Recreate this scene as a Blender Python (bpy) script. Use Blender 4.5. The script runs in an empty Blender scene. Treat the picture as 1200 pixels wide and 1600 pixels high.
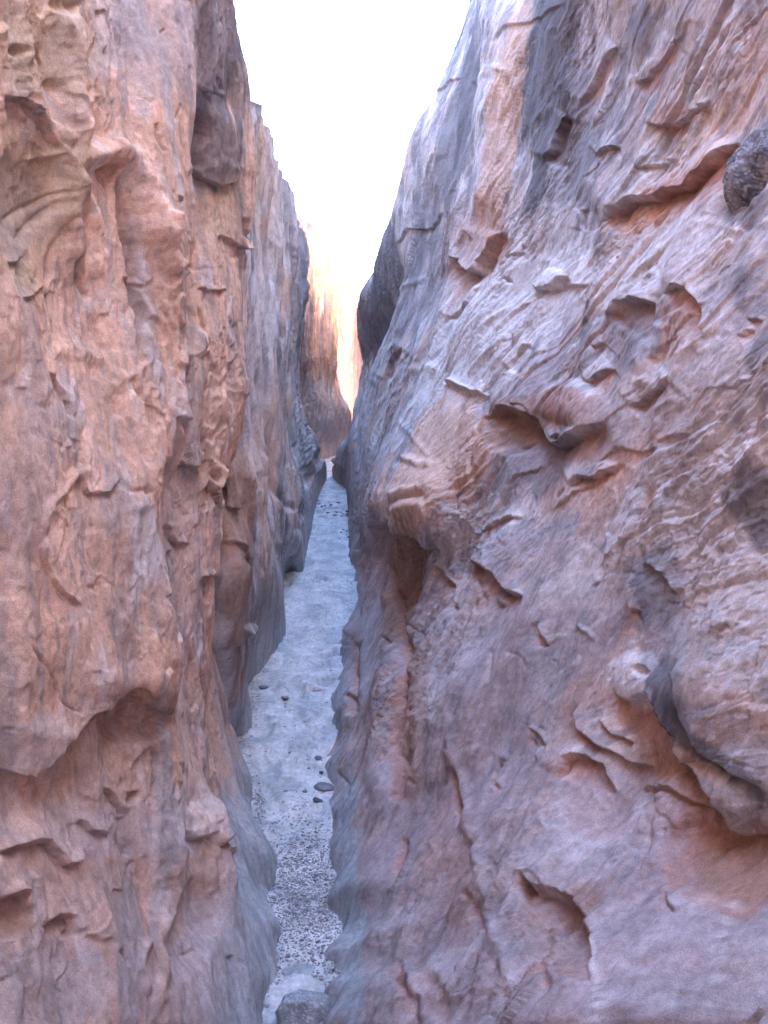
import bpy, math, random
import numpy as np
from mathutils import Vector

rng = np.random.default_rng(7)
random.seed(7)
S = bpy.context.scene
COL = S.collection

# ------------------------------------------------------------------ camera
ZC = 1.70
F = 1557.0                       # focal length in pixels of the 1200 x 1600 photograph
PITCH = math.atan(200.0 / F)
cam_data = bpy.data.cameras.new("camera")
cam = bpy.data.objects.new("camera", cam_data)
COL.objects.link(cam)
cam.location = (0, 0, ZC)
cam.rotation_euler = (math.pi / 2 - PITCH, 0, 0)
cam_data.sensor_fit = 'VERTICAL'
cam_data.angle = 2 * math.atan(800.0 / F)
cam_data.clip_start = 0.05
cam_data.clip_end = 500
S.camera = cam

# ------------------------------------------------------------------ sky and sun
SUN_EL = math.radians(50)
SUN_AZ = math.radians(250)        # clockwise from +Y (the way the camera looks): from the left, over the near rim
world = bpy.data.worlds.new("World")
S.world = world
world.use_nodes = True
wn = world.node_tree.nodes
wl = world.node_tree.links
wn.clear()
wo = wn.new('ShaderNodeOutputWorld')
wb = wn.new('ShaderNodeBackground')
sky = wn.new('ShaderNodeTexSky')
sky.sky_type = 'NISHITA'
sky.sun_disc = False
sky.sun_elevation = SUN_EL
sky.sun_rotation = SUN_AZ
sky.altitude = 1500
sky.air_density = 1.0
sky.dust_density = 0.7
sky.ozone_density = 2.0
wb.inputs['Strength'].default_value = 0.15
wl.new(sky.outputs[0], wb.inputs[0])
wl.new(wb.outputs[0], wo.inputs[0])

sun_data = bpy.data.lights.new("sun", 'SUN')
sun_data.energy = 2.3
sun_data.angle = math.radians(0.5)
sun_data.color = (1.0, 0.93, 0.82)
sun = bpy.data.objects.new("sun", sun_data)
COL.objects.link(sun)
sdir = Vector((math.sin(SUN_AZ) * math.cos(SUN_EL), math.cos(SUN_AZ) * math.cos(SUN_EL), math.sin(SUN_EL)))
sun.rotation_euler = sdir.to_track_quat('Z', 'Y').to_euler()
sun.location = (-6, -4, 12)

S.view_settings.view_transform = 'Standard'
S.view_settings.look = 'None'
S.view_settings.exposure = 4.4
S.view_settings.gamma = 1
S.view_settings.use_curve_mapping = False
S.render.engine = 'CYCLES'
S.cycles.use_denoising = True
S.cycles.max_bounces = 10
S.cycles.diffuse_bounces = 5
S.cycles.sample_clamp_indirect = 10

# ------------------------------------------------------------------ helpers
sT, cT = math.sin(PITCH), math.cos(PITCH)


def at(px, py, Y):
    """world point seen at a photograph pixel, Y metres down the canyon"""
    px, py, Y = np.asarray(px, float), np.asarray(py, float), np.asarray(Y, float)
    v = (800 - py) / F
    ry = cT + sT * v
    k = Y / ry
    return np.stack([k * (px - 600) / F, Y + 0 * k, ZC + k * (-sT + cT * v)], -1)


def proj(P):
    dy, dz = P[..., 1], P[..., 2] - ZC
    d = np.maximum(dy * cT - dz * sT, 0.15)
    u = dy * sT + dz * cT
    return 600 + F * P[..., 0] / d, 800 - F * u / d, d


def floor_z(y):
    y = np.asarray(y, float)
    t = np.clip(y - 4.5, 0, None)
    return 0.03 * (np.sqrt(t * t + 0.6) - math.sqrt(0.6))


def on_floor(px, py):
    """the sand under a photograph pixel"""
    Y = 4.0
    for _ in range(40):
        z = float(floor_z(Y))
        v = (800 - py) / F
        ry, rz = cT + sT * v, -sT + cT * v
        Y = 0.5 * Y + 0.5 * (ZC - z) * ry / (-rz)
    return at(px, py, Y)


TAB = rng.random((256, 256)).astype(np.float32) * 2 * np.pi
GX, GY = np.cos(TAB), np.sin(TAB)


def noise(x, y, seed=0):
    """2D gradient noise about -1..1"""
    x = x.astype(np.float32) + 17.3 * seed
    y = y.astype(np.float32) + 9.7 * seed
    xi, yi = np.floor(x), np.floor(y)
    fx, fy = x - xi, y - yi
    xi = xi.astype(np.int32) & 255
    yi = yi.astype(np.int32) & 255
    x1, y1 = (xi + 1) & 255, (yi + 1) & 255
    ux, uy = fx * fx * fx * (fx * (fx * 6 - 15) + 10), fy * fy * fy * (fy * (fy * 6 - 15) + 10)
    a = GX[xi, yi] * fx + GY[xi, yi] * fy
    b = GX[x1, yi] * (fx - 1) + GY[x1, yi] * fy
    c = GX[xi, y1] * fx + GY[xi, y1] * (fy - 1)
    d = GX[x1, y1] * (fx - 1) + GY[x1, y1] * (fy - 1)
    ab, cd = a + ux * (b - a), c + ux * (d - c)
    return (ab + uy * (cd - ab)) * 1.45


def fbm(x, y, o=4, seed=0, gain=0.5):
    r, amp, f = 0, 1.0, 1.0
    for i in range(o):
        r = r + amp * noise(x * f, y * f, seed + 3 * i)
        amp *= gain
        f *= 2.03
    return r


def ridged(x, y, o=3, seed=0, gain=0.5):
    r, amp, f = 0, 1.0, 1.0
    for i in range(o):
        r = r + amp * (1 - 2 * np.abs(noise(x * f, y * f, seed + 5 * i)))
        amp *= gain
        f *= 2.1
    return r


def sst(a, b, x):
    t = np.clip((x - a) / (b - a), 0, 1)
    return t * t * (3 - 2 * t)


def terrace(n, k, sharp=0.18):
    """stepped layers: flakes with a sharp broken edge"""
    t = n * k
    b = np.floor(t)
    return (b + sst(0, sharp, t - b)) / k


def new_object(name, me, parent=None):
    o = bpy.data.objects.new(name, me)
    COL.objects.link(o)
    if parent is not None:
        o.parent = parent
    return o


def mesh_from(name, V, Fc, mat=None, col=None, smooth=True):
    me = bpy.data.meshes.new(name)
    V = np.ascontiguousarray(V, np.float32).reshape(-1, 3)
    Fc = np.ascontiguousarray(Fc, np.int32)
    n = Fc.shape[1]
    me.vertices.add(len(V))
    me.vertices.foreach_set('co', V.ravel())
    me.loops.add(Fc.size)
    me.loops.foreach_set('vertex_index', Fc.ravel())
    me.polygons.add(len(Fc))
    me.polygons.foreach_set('loop_start', np.arange(0, Fc.size, n, dtype=np.int32))
    me.polygons.foreach_set('loop_total', np.full(len(Fc), n, np.int32))
    me.update(calc_edges=True)
    if smooth:
        me.polygons.foreach_set('use_smooth', np.ones(len(Fc), bool))
    if col is not None:
        ca = me.color_attributes.new('pigment', 'FLOAT_COLOR', 'POINT')
        c4 = np.ones((len(V), 4), np.float32)
        c4[:, :3] = col.reshape(-1, 3)
        ca.data.foreach_set('color', c4.ravel())
    if mat:
        me.materials.append(mat)
    return me


def grid_faces(nc, nr, flip=False):
    i = np.arange(nc - 1)[:, None] * nr + np.arange(nr - 1)[None, :]
    f = np.stack([i, i + nr, i + nr + 1, i + 1], -1).reshape(-1, 4)
    return f[:, ::-1] if flip else f


# ------------------------------------------------------------------ materials
def rock_material(name, grain=1.0, rough=0.9, bump=1.0, stretch=(1, 1, 0.6)):
    m = bpy.data.materials.new(name)
    m.use_nodes = True
    nt = m.node_tree
    N, L = nt.nodes, nt.links
    bs = N['Principled BSDF']
    bs.inputs['Roughness'].default_value = rough
    bs.inputs['Specular IOR Level'].default_value = 0.25
    at_ = N.new('ShaderNodeAttribute')
    at_.attribute_name = 'pigment'
    tc = N.new('ShaderNodeTexCoord')
    mp = N.new('ShaderNodeMapping')
    mp.inputs['Scale'].default_value = stretch
    L.new(tc.outputs['Object'], mp.inputs['Vector'])

    def nz(scale, det, r=0.6, vec=None):
        n = N.new('ShaderNodeTexNoise')
        n.inputs['Scale'].default_value = scale
        n.inputs['Detail'].default_value = det
        n.inputs['Roughness'].default_value = r
        L.new(vec or mp.outputs[0], n.inputs['Vector'])
        return n

    def ramp(src, a, b, ca, cb):
        r = N.new('ShaderNodeMapRange')
        r.inputs[1].default_value = a
        r.inputs[2].default_value = b
        r.inputs[3].default_value = ca
        r.inputs[4].default_value = cb
        L.new(src, r.inputs[0])
        return r.outputs[0]

    mott = nz(9, 6, 0.65)
    fine = nz(46, 8, 0.68, tc.outputs['Object'])
    gr = nz(420, 2, 0.7, tc.outputs['Object'])
    v1 = ramp(mott.outputs[0], 0.3, 0.7, 0.78, 1.22)
    v2 = ramp(fine.outputs[0], 0.3, 0.7, 1 - 0.26 * grain, 1 + 0.26 * grain)
    v3 = ramp(gr.outputs[0], 0.3, 0.7, 1 - 0.24 * grain, 1 + 0.28 * grain)
    mul = N.new('ShaderNodeMath'); mul.operation = 'MULTIPLY'
    L.new(v1, mul.inputs[0]); L.new(v2, mul.inputs[1])
    mul2 = N.new('ShaderNodeMath'); mul2.operation = 'MULTIPLY'
    L.new(mul.outputs[0], mul2.inputs[0]); L.new(v3, mul2.inputs[1])
    vm = N.new('ShaderNodeVectorMath'); vm.operation = 'SCALE'
    L.new(at_.outputs['Color'], vm.inputs[0]); L.new(mul2.outputs[0], vm.inputs['Scale'])
    L.new(vm.outputs[0], bs.inputs['Base Color'])
    b1 = N.new('ShaderNodeBump')
    b1.inputs['Strength'].default_value = 0.8 * bump
    b1.inputs['Distance'].default_value = 0.006
    L.new(fine.outputs[0], b1.inputs['Height'])
    b2 = N.new('ShaderNodeBump')
    b2.inputs['Strength'].default_value = 0.5 * bump
    b2.inputs['Distance'].default_value = 0.0012
    L.new(gr.outputs[0], b2.inputs['Height'])
    L.new(b1.outputs[0], b2.inputs['Normal'])
    L.new(b2.outputs[0], bs.inputs['Normal'])
    return m


M_ROCK = rock_material('sandstone')
M_SAND = rock_material('sand', grain=0.9, bump=0.9, stretch=(1, 1, 1))
M_STONE = rock_material('loose_stone', grain=1.0, bump=1.0, stretch=(1, 1, 1))

C = {k: np.array(v, np.float32) for k, v in dict(
    pink=(0.67, 0.435, 0.325), salmon=(0.68, 0.405, 0.275), tan=(0.54, 0.385, 0.25),
    grey=(0.33, 0.30, 0.295), pale=(0.66, 0.605, 0.59), dark=(0.095, 0.088, 0.10),
    black=(0.04, 0.038, 0.045), red=(0.42, 0.205, 0.145), brown=(0.33, 0.185, 0.125),
    silt=(0.315, 0.33, 0.345), mauve=(0.43, 0.36, 0.36), ochre=(0.60, 0.43, 0.28),
    slate=(0.20, 0.195, 0.215), sand=(0.56, 0.535, 0.525)).items()}


# ------------------------------------------------------------------ a rock wall from contour lines
def catmull(T, s):
    """T: (nc, ...) control values, s: fractional column index"""
    n = len(T)
    i = np.clip(np.floor(s).astype(int), 0, n - 2)
    t = (s - i).reshape((-1,) + (1,) * (T.ndim - 1))
    p0, p1, p2, p3 = T[np.clip(i - 1, 0, n - 1)], T[i], T[i + 1], T[np.clip(i + 2, 0, n - 1)]
    k = 0.4
    m1, m2 = k * (p2 - p0), k * (p3 - p1)
    t2, t3 = t * t, t * t * t
    return (2 * t3 - 3 * t2 + 1) * p1 + (t3 - 2 * t2 + t) * m1 + (-2 * t3 + 3 * t2) * p2 + (t3 - t2) * m2


def blur1(A, w):
    k = np.hanning(2 * w + 3)
    k /= k.sum()
    pad = len(k) // 2
    B = np.pad(A, ((0, 0), (pad, pad)), 'edge')
    return np.stack([np.convolve(r, k, 'valid') for r in B])


PYG = np.arange(-1500, 3200, 4.0)


def wall_base(cols, widths, nrow, side, vis=(-40, 1640), blur=6, extend=None):
    """cols: contour lines [(py, px, Y) ...] top to bottom. Returns vertex grid (nc, nr, 3)."""
    PX = np.stack([np.interp(PYG, [k[0] for k in c], [k[1] for k in c]) for c in cols])
    YY = np.stack([np.interp(PYG, [k[0] for k in c], [k[2] for k in c]) for c in cols])
    PX, YY = blur1(PX, blur), blur1(YY, blur)
    top = np.array([c[0][0] for c in cols], float)
    s = np.concatenate([np.linspace(i, i + 1, w, endpoint=False) for i, w in enumerate(widths)] + [[len(cols) - 1.0]])
    PXs, YYs = catmull(PX, s), catmull(YY, s)
    tops = catmull(top[:, None], s)[:, 0]
    # the foot: a little under the sand
    P = at(PXs, PYG[None, :], YYs)
    out = []
    n1, n2, n3 = nrow
    for j in range(len(s)):
        below = np.where(P[j, :, 2] < floor_z(P[j, :, 1]) - 0.22)[0]
        foot = PYG[below[0]] if len(below) else PYG[-1]
        a = max(tops[j], vis[0])
        b = min(foot, vis[1])
        r = []
        if n1:
            r.append(np.linspace(tops[j], a, n1, endpoint=False) if tops[j] < a else np.full(n1, a) - np.linspace(0.5, 0.01, n1))
        r.append(np.linspace(a, b, n2))
        if n3:
            r.append(b + (max(foot - b, 4)) * np.linspace(0, 1, n3 + 1)[1:])
        r = np.concatenate(r)
        px = np.interp(r, PYG, PXs[j])
        yy = np.interp(r, PYG, YYs[j])
        out.append(at(px, r, yy))
    G = np.stack(out)
    return G


def normals(G, side):
    du = np.gradient(G, axis=0)
    dv = np.gradient(G, axis=1)
    n = np.cross(du, dv)
    n /= np.linalg.norm(n, axis=-1, keepdims=True) + 1e-12
    # make them face into the canyon / the camera
    view = np.array([0, 0, ZC]) - G
    sgn = np.sign(np.median((n * view).sum(-1)))
    return n * sgn


def seg_dist(x, y, pts):
    """distance, signed side and position along a polyline"""
    best = np.full(x.shape, 1e9, np.float32)
    sg = np.zeros_like(best)
    tt = np.zeros_like(best)
    pts = np.array(pts, float)
    ln = np.hypot(*(pts[1:] - pts[:-1]).T)
    tot, acc = ln.sum(), 0.0
    for (a, b, l) in zip(pts[:-1], pts[1:], ln):
        dx, dy = (b - a) / l
        rx, ry = x - a[0], y - a[1]
        t = np.clip(rx * dx + ry * dy, 0, l)
        ex, ey = rx - t * dx, ry - t * dy
        d = np.hypot(ex, ey)
        m = d < best
        best = np.where(m, d, best)
        sg = np.where(m, rx * dy - ry * dx, sg)     # >0 : above when the line runs left to right in the picture
        tt = np.where(m, (acc + t) / tot, tt)
        acc += l
    return best, sg, tt


def sculpt(px, py, feats, wx, wy):
    """ledges, cracks, ridges and swellings in photograph pixels; returns relief in pixels"""
    D = np.zeros(px.shape, np.float32)
    for f in feats:
        kind, pts, par = f[0], f[1], f[2:]
        if kind in ('ledge', 'crack', 'ridge'):
            xs = [p[0] for p in pts]
            ys = [p[1] for p in pts]
            R = (max(par[1], par[3] if kind == 'ledge' else 0) * 3.2 + 12)
            m = (px > min(xs) - R) & (px < max(xs) + R) & (py > min(ys) - R) & (py < max(ys) + R)
            if not m.any():
                continue
            w_ = par[-1] if (kind == 'ledge' and len(par) > 4) else 1.0
            x, y = px[m] + wx[m] * w_, py[m] + wy[m] * w_
            d, sg, t = seg_dist(x, y, pts)
            end = sst(0, 0.14, t) * (1 - sst(0.86, 1.0, t))
            if kind == 'ledge':
                h1, r1, h2, r2 = par[:4]
                sd = np.where(sg > 0, d, -d)
                up = h1 * np.exp(-np.clip(sd, 0, None) / r1)
                dn = -h2 * np.exp(-np.clip(-sd, 0, None) / r2)
                s = sst(-1.4, 1.4, sd)
                D[m] += (up * s + dn * (1 - s)) * end
            elif kind == 'crack':
                h, w = par[:2]
                D[m] -= h * np.exp(-(d / w) ** 2) * end
            else:
                h, w = par[:2]
                D[m] += h * np.exp(-(d / w) ** 2) * end
        elif kind == 'swell':
            (cx, cy, rx, ry, ang) = pts
            h = par[0]
            ca, sa = math.cos(math.radians(ang)), math.sin(math.radians(ang))
            x, y = px - cx + wx, py - cy + wy
            u, v = (x * ca + y * sa) / rx, (-x * sa + y * ca) / ry
            q = np.clip(1 - (u * u + v * v), 0, 1)
            D += h * q * q * (3 - 2 * q)
    return D


def breaks(seed, n, box, ang, length, h, kinds=('ledge', 'crack', 'ledge')):
    """many small scars following the grain of the rock; ang(x, y) gives the grain in degrees"""
    rg = np.random.default_rng(seed)
    out = []
    for _ in range(n):
        x, y = rg.uniform(box[0], box[2]), rg.uniform(box[1], box[3])
        L_ = rg.uniform(*length) * rg.uniform(0.5, 1.0)
        t = math.radians(ang(x, y) + rg.normal() * 16)
        pts, k = [], 4
        for i in range(k):
            pts.append((x, y))
            x += math.cos(t) * L_ / (k - 1)
            y -= math.sin(t) * L_ / (k - 1)
            t += rg.normal() * 0.45
        hh = rg.uniform(*h)
        kd = kinds[rg.integers(len(kinds))]
        if kd == 'ledge':
            if pts[0][0] > pts[-1][0]:
                pts = pts[::-1]
            out.append(('ledge', pts, hh, rg.uniform(8, 20), hh * rg.uniform(0.8, 1.6), rg.uniform(8, 18)))
        elif kd == 'crack':
            out.append(('crack', pts, hh * 1.1, rg.uniform(2.0, 4.0)))
        else:
            out.append(('ridge', pts, hh * 0.9, rg.uniform(4, 8)))
    return out


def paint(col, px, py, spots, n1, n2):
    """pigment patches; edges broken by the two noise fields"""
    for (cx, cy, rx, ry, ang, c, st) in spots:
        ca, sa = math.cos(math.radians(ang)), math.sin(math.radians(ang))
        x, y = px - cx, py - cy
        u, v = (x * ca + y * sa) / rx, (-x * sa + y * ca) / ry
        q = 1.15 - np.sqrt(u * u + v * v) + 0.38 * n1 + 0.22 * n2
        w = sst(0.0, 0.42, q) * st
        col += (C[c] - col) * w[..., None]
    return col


def finish_wall(name, G, side, disp, feats, spots, colfun, rim_rows, mat, extend_back=None, plateau=True, a_k=1.2, raise_to=None):
    px, py, dep = proj(G)
    a = G[..., 1] + (a_k * G[..., 0] if side == 'L' else -a_k * G[..., 0])
    z = G[..., 2]
    nf = 5.0 * noise(px / 38, py / 38, 11) + 1.3 * noise(px / 12, py / 12, 12)
    nf2 = 5.0 * noise(px / 38, py / 38, 13) + 1.3 * noise(px / 12, py / 12, 14)
    relief = sculpt(px, py, feats, nf, nf2)
    N_ = normals(G, side)
    D = disp(a, z, px, py, dep) + relief * dep / F
    V = G + N_ * D[..., None]
    cap = np.interp(V[..., 1], [4.0, 8.0], [9.0, 7.5])
    over = np.clip(V[..., 2] - cap, 0, None)
    V[..., 2] -= over * 0.85
    V[..., 0] += (-1 if side == 'L' else 1) * over * 0.25
    n1 = fbm(a * 3.0, z * 1.3, 3, 41)
    n2 = fbm(a * 22, z * 8, 3, 51)
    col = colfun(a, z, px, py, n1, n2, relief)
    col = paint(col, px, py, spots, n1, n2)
    # silt left by floods low on the rock
    lv = 0.36 if side == 'L' else 0.09
    fl = sst(lv, 0.02, (z - floor_z(G[..., 1])) + 0.10 * n1 + 0.04 * n2)
    col += (C['silt'] * (1 + 0.3 * n2[..., None]) - col) * (0.7 * fl)[..., None]
    col = np.clip(col, 0.02, 0.85)
    if extend_back is not None:      # the canyon goes on behind the photographer
        where, steps = extend_back
        e = V[0] if where == 0 else V[-1]
        ce = col[0] if where == 0 else col[-1]
        ex, ec = [], []
        for (dx, dy) in steps:
            q = e.copy()
            q[:, 0] += dx + 0.1 * noise(q[:, 2] * 1.3, q[:, 2] * 0 + dy, 5)
            q[:, 1] = q[:, 1] * max(0, 1 + dy * 0.3) + dy
            ex.append(q); ec.append(ce)
        if where == 0:
            V = np.concatenate([np.stack(ex[::-1]), V]); col = np.concatenate([np.stack(ec[::-1]), col])
        else:
            V = np.concatenate([V, np.stack(ex)]); col = np.concatenate([col, np.stack(ec)])
    if plateau:                      # over the rim: slickrock top falls back from the slot, except mid_left's added cliff
        sx = -1 if side == 'L' else 1
        tp, ct = V[:, 0], col[:, 0]
        rows, rc = [], []
        if raise_to:                 # the near rims stand well above the picture
            lift = np.maximum(raise_to - tp[:, 2], 0.0)
            base_t = tp.copy()
            for t in (0.25, 0.5, 0.75, 1.0):
                q = base_t.copy()
                q[:, 2] += lift * t
                q[:, 0] += sx * lift * (0.10 * t) + 0.15 * lift * t * (1 - t) * noise(q[:, 1] * 0.9, q[:, 2] * 0.6, 8)
                rows.append(q); rc.append(ct)
            tp = rows[-1]
        for (o, up) in rim_rows:
            q = tp.copy()
            q[:, 0] += sx * o
            q[:, 2] += up + 0.12 * o ** 0.5 * noise(q[:, 1] * 0.7, q[:, 0] * 0.7, 9)
            rows.append(q); rc.append(ct)
        V = np.concatenate([np.stack(rows[::-1], 1), V], 1)
        col = np.concatenate([np.stack(rc[::-1], 1), col], 1)
    nc, nr = V.shape[:2]
    me = mesh_from(name, V, grid_faces(nc, nr, flip=(side == 'R')), mat, col)
    return new_object(name, me)


RIM = [(0.06, 0.05), (0.16, 0.10), (0.35, 0.16), (0.7, 0.24), (1.4, 0.35), (3, 0.5), (8, 0.7), (20, 0.9), (60, 1.2)]


def info(o, label, cat, group=None, kind=None):
    o['label'] = label
    if cat: o['category'] = cat
    if group: o['group'] = group
    if kind: o['kind'] = kind


# ------------------------------------------------------------------ LEFT, near buttress
L1 = [
    [(-1000, -350, 1.3), (0, -350, 1.25), (1000, -330, 1.15), (1600, -300, 1.05), (2600, -50, 0.95)],
    [(-1000, -100, 1.9), (0, -100, 1.85), (800, -100, 1.75), (1200, -100, 1.65), (1600, -60, 1.40), (2100, 250, 1.45)],
    [(-1000, 40, 2.5), (0, 60, 2.3), (400, 60, 2.25), (800, 60, 2.05), (1150, 60, 1.96), (1230, 60, 2.05), (1600, 90, 1.80), (1810, 350, 2.0)],
    [(-1000, 140, 3.0), (0, 155, 2.7), (240, 165, 2.55), (500, 165, 2.48), (800, 150, 2.25), (1070, 150, 2.18), (1120, 160, 2.26), (1400, 200, 2.2), (1600, 330, 2.2), (1660, 400, 2.33)],
    [(-1000, 250, 3.4), (0, 285, 3.0), (160, 290, 2.9), (350, 287, 2.85), (550, 274, 2.75), (650, 266, 2.65), (750, 236, 2.5), (900, 246, 2.45), (1075, 244, 2.4), (1105, 250, 2.56), (1250, 290, 2.62), (1400, 352, 2.65), (1530, 438, 2.7)],
    [(-1000, 290, 3.6), (0, 312, 3.1), (140, 306, 3.15), (200, 302, 3.35), (350, 294, 3.4), (550, 284, 3.25), (650, 276, 3.1), (750, 250, 2.9), (900, 258, 2.9), (1060, 260, 2.85), (1110, 270, 2.8), (1250, 320, 2.95), (1400, 412, 3.1), (1440, 446, 3.0)],
    [(-1000, 320, 3.8), (0, 340, 3.3), (160, 346, 3.5), (350, 338, 3.55), (550, 325, 3.4), (750, 302, 3.3), (900, 303, 3.2), (1060, 305, 3.2), (1150, 320, 3.25), (1250, 372, 3.4), (1340, 436, 3.45)],
    [(-1000, 330, 4.2), (0, 362, 3.7), (80, 378, 3.75), (130, 388, 3.8), (250, 395, 3.8), (340, 388, 3.8), (400, 378, 3.8), (500, 374, 3.7), (600, 378, 3.65), (700, 366, 3.6), (750, 352, 3.55), (850, 345, 3.5), (980, 334, 3.55), (1060, 343, 3.7), (1130, 358, 4.0), (1180, 378, 4.25), (1215, 392, 4.17)],
    [(-1000, 300, 4.8), (0, 335, 4.1), (250, 370, 4.2), (600, 350, 4.2), (850, 325, 3.9), (1000, 322, 4.0), (1100, 330, 4.4), (1165, 345, 4.6)],
    [(-1000, 280, 5.6), (0, 300, 5.3), (600, 310, 5.3), (1100, 320, 5.4)],
]
L1W = [14, 40, 100, 84, 90, 40, 55, 60, 24, 5]


def disp_left(a, z, px, py, dep):
    d = 0.045 * fbm(a * 1.6, z * 1.0, 3, 1)
    w = 0.3 * noise(a * 2.0, z * 1.3, 31)
    rough = 0.25 + 0.75 * sst(-0.25, 0.45, fbm(a * 1.7, z * 1.1, 3, 7))      # smooth faces beside broken ones
    d += 0.014 * ridged(a * 2.6 + w, z * 1.1 + 0.6 * w, 2, 2)
    n = fbm(a * 4.0 + 0.5 * w, z * 2.4 + w, 3, 3)
    d += 0.030 * (terrace(n, 2.2, 0.22) - 0.75 * n) * rough
    n = fbm(a * 11 + w, z * 6.5, 3, 4)
    d += 0.0075 * (terrace(n, 2.4, 0.3) - 0.6 * n) * rough
    d += 0.0028 * fbm(a * 26, z * 22, 3, 5) * (0.5 + 0.5 * rough)
    pit = sst(0.45, 0.8, noise(a * 30, z * 22, 6))
    d -= 0.0035 * pit
    n = fbm(a * 8 + w, z * 4.5, 3, 8)
    d += 0.007 * (terrace(n, 2.6, 0.12) - 0.8 * n) * sst(0.0, 0.4, fbm(a * 2.1 + 7, z * 1.4, 2, 9))
    return d * (0.15 + 0.85 * sst(0.0, 0.45, z)) + 0.020 * fbm(a * 4.1, z * 2.4, 4, 10) * (1 - 0.6 * sst(0.3, 0.9, z)) - 0.004


def col_left(a, z, px, py, n1, n2, rel):
    c = np.zeros(a.shape + (3,), np.float32) + C['pink']
    t = sst(-0.3, 0.5, n1)
    c += (C['salmon'] - c) * (0.7 * t)[..., None]
    st = sst(0.10, 0.50, fbm(a * 10, z * 1.6, 4, 61) + 0.3 * n1)          # hanging grey streaks
    c += (C['grey'] - c) * (0.48 * st)[..., None]
    dash = sst(0.12, 0.42, fbm(a * 34, z * 7.5, 3, 67)) * sst(-0.15, 0.35, fbm(a * 4, z * 1.2, 3, 68))
    c += (C['slate'] - c) * (0.45 * dash)[..., None]
    fl = sst(0.22, 0.6, fbm(a * 9, z * 5, 4, 66))
    c += (C['pale'] - c) * (0.42 * fl)[..., None]
    dk = sst(0.0, 0.5, fbm(a * 6, z * 0.9, 4, 63) + 0.40 * (z - 3.0) + 0.45 * (a - 2.4))   # varnish washed down from the rim
    c += (C['slate'] - c) * (0.60 * dk)[..., None]
    lw = sst(1.05, 0.25, z + 0.35 * n1)  # colour darkened towards the foot, standing in for the deeper shade there
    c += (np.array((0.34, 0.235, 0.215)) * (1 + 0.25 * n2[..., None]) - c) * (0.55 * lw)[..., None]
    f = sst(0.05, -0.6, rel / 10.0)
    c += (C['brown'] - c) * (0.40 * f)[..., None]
    return c


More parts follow.
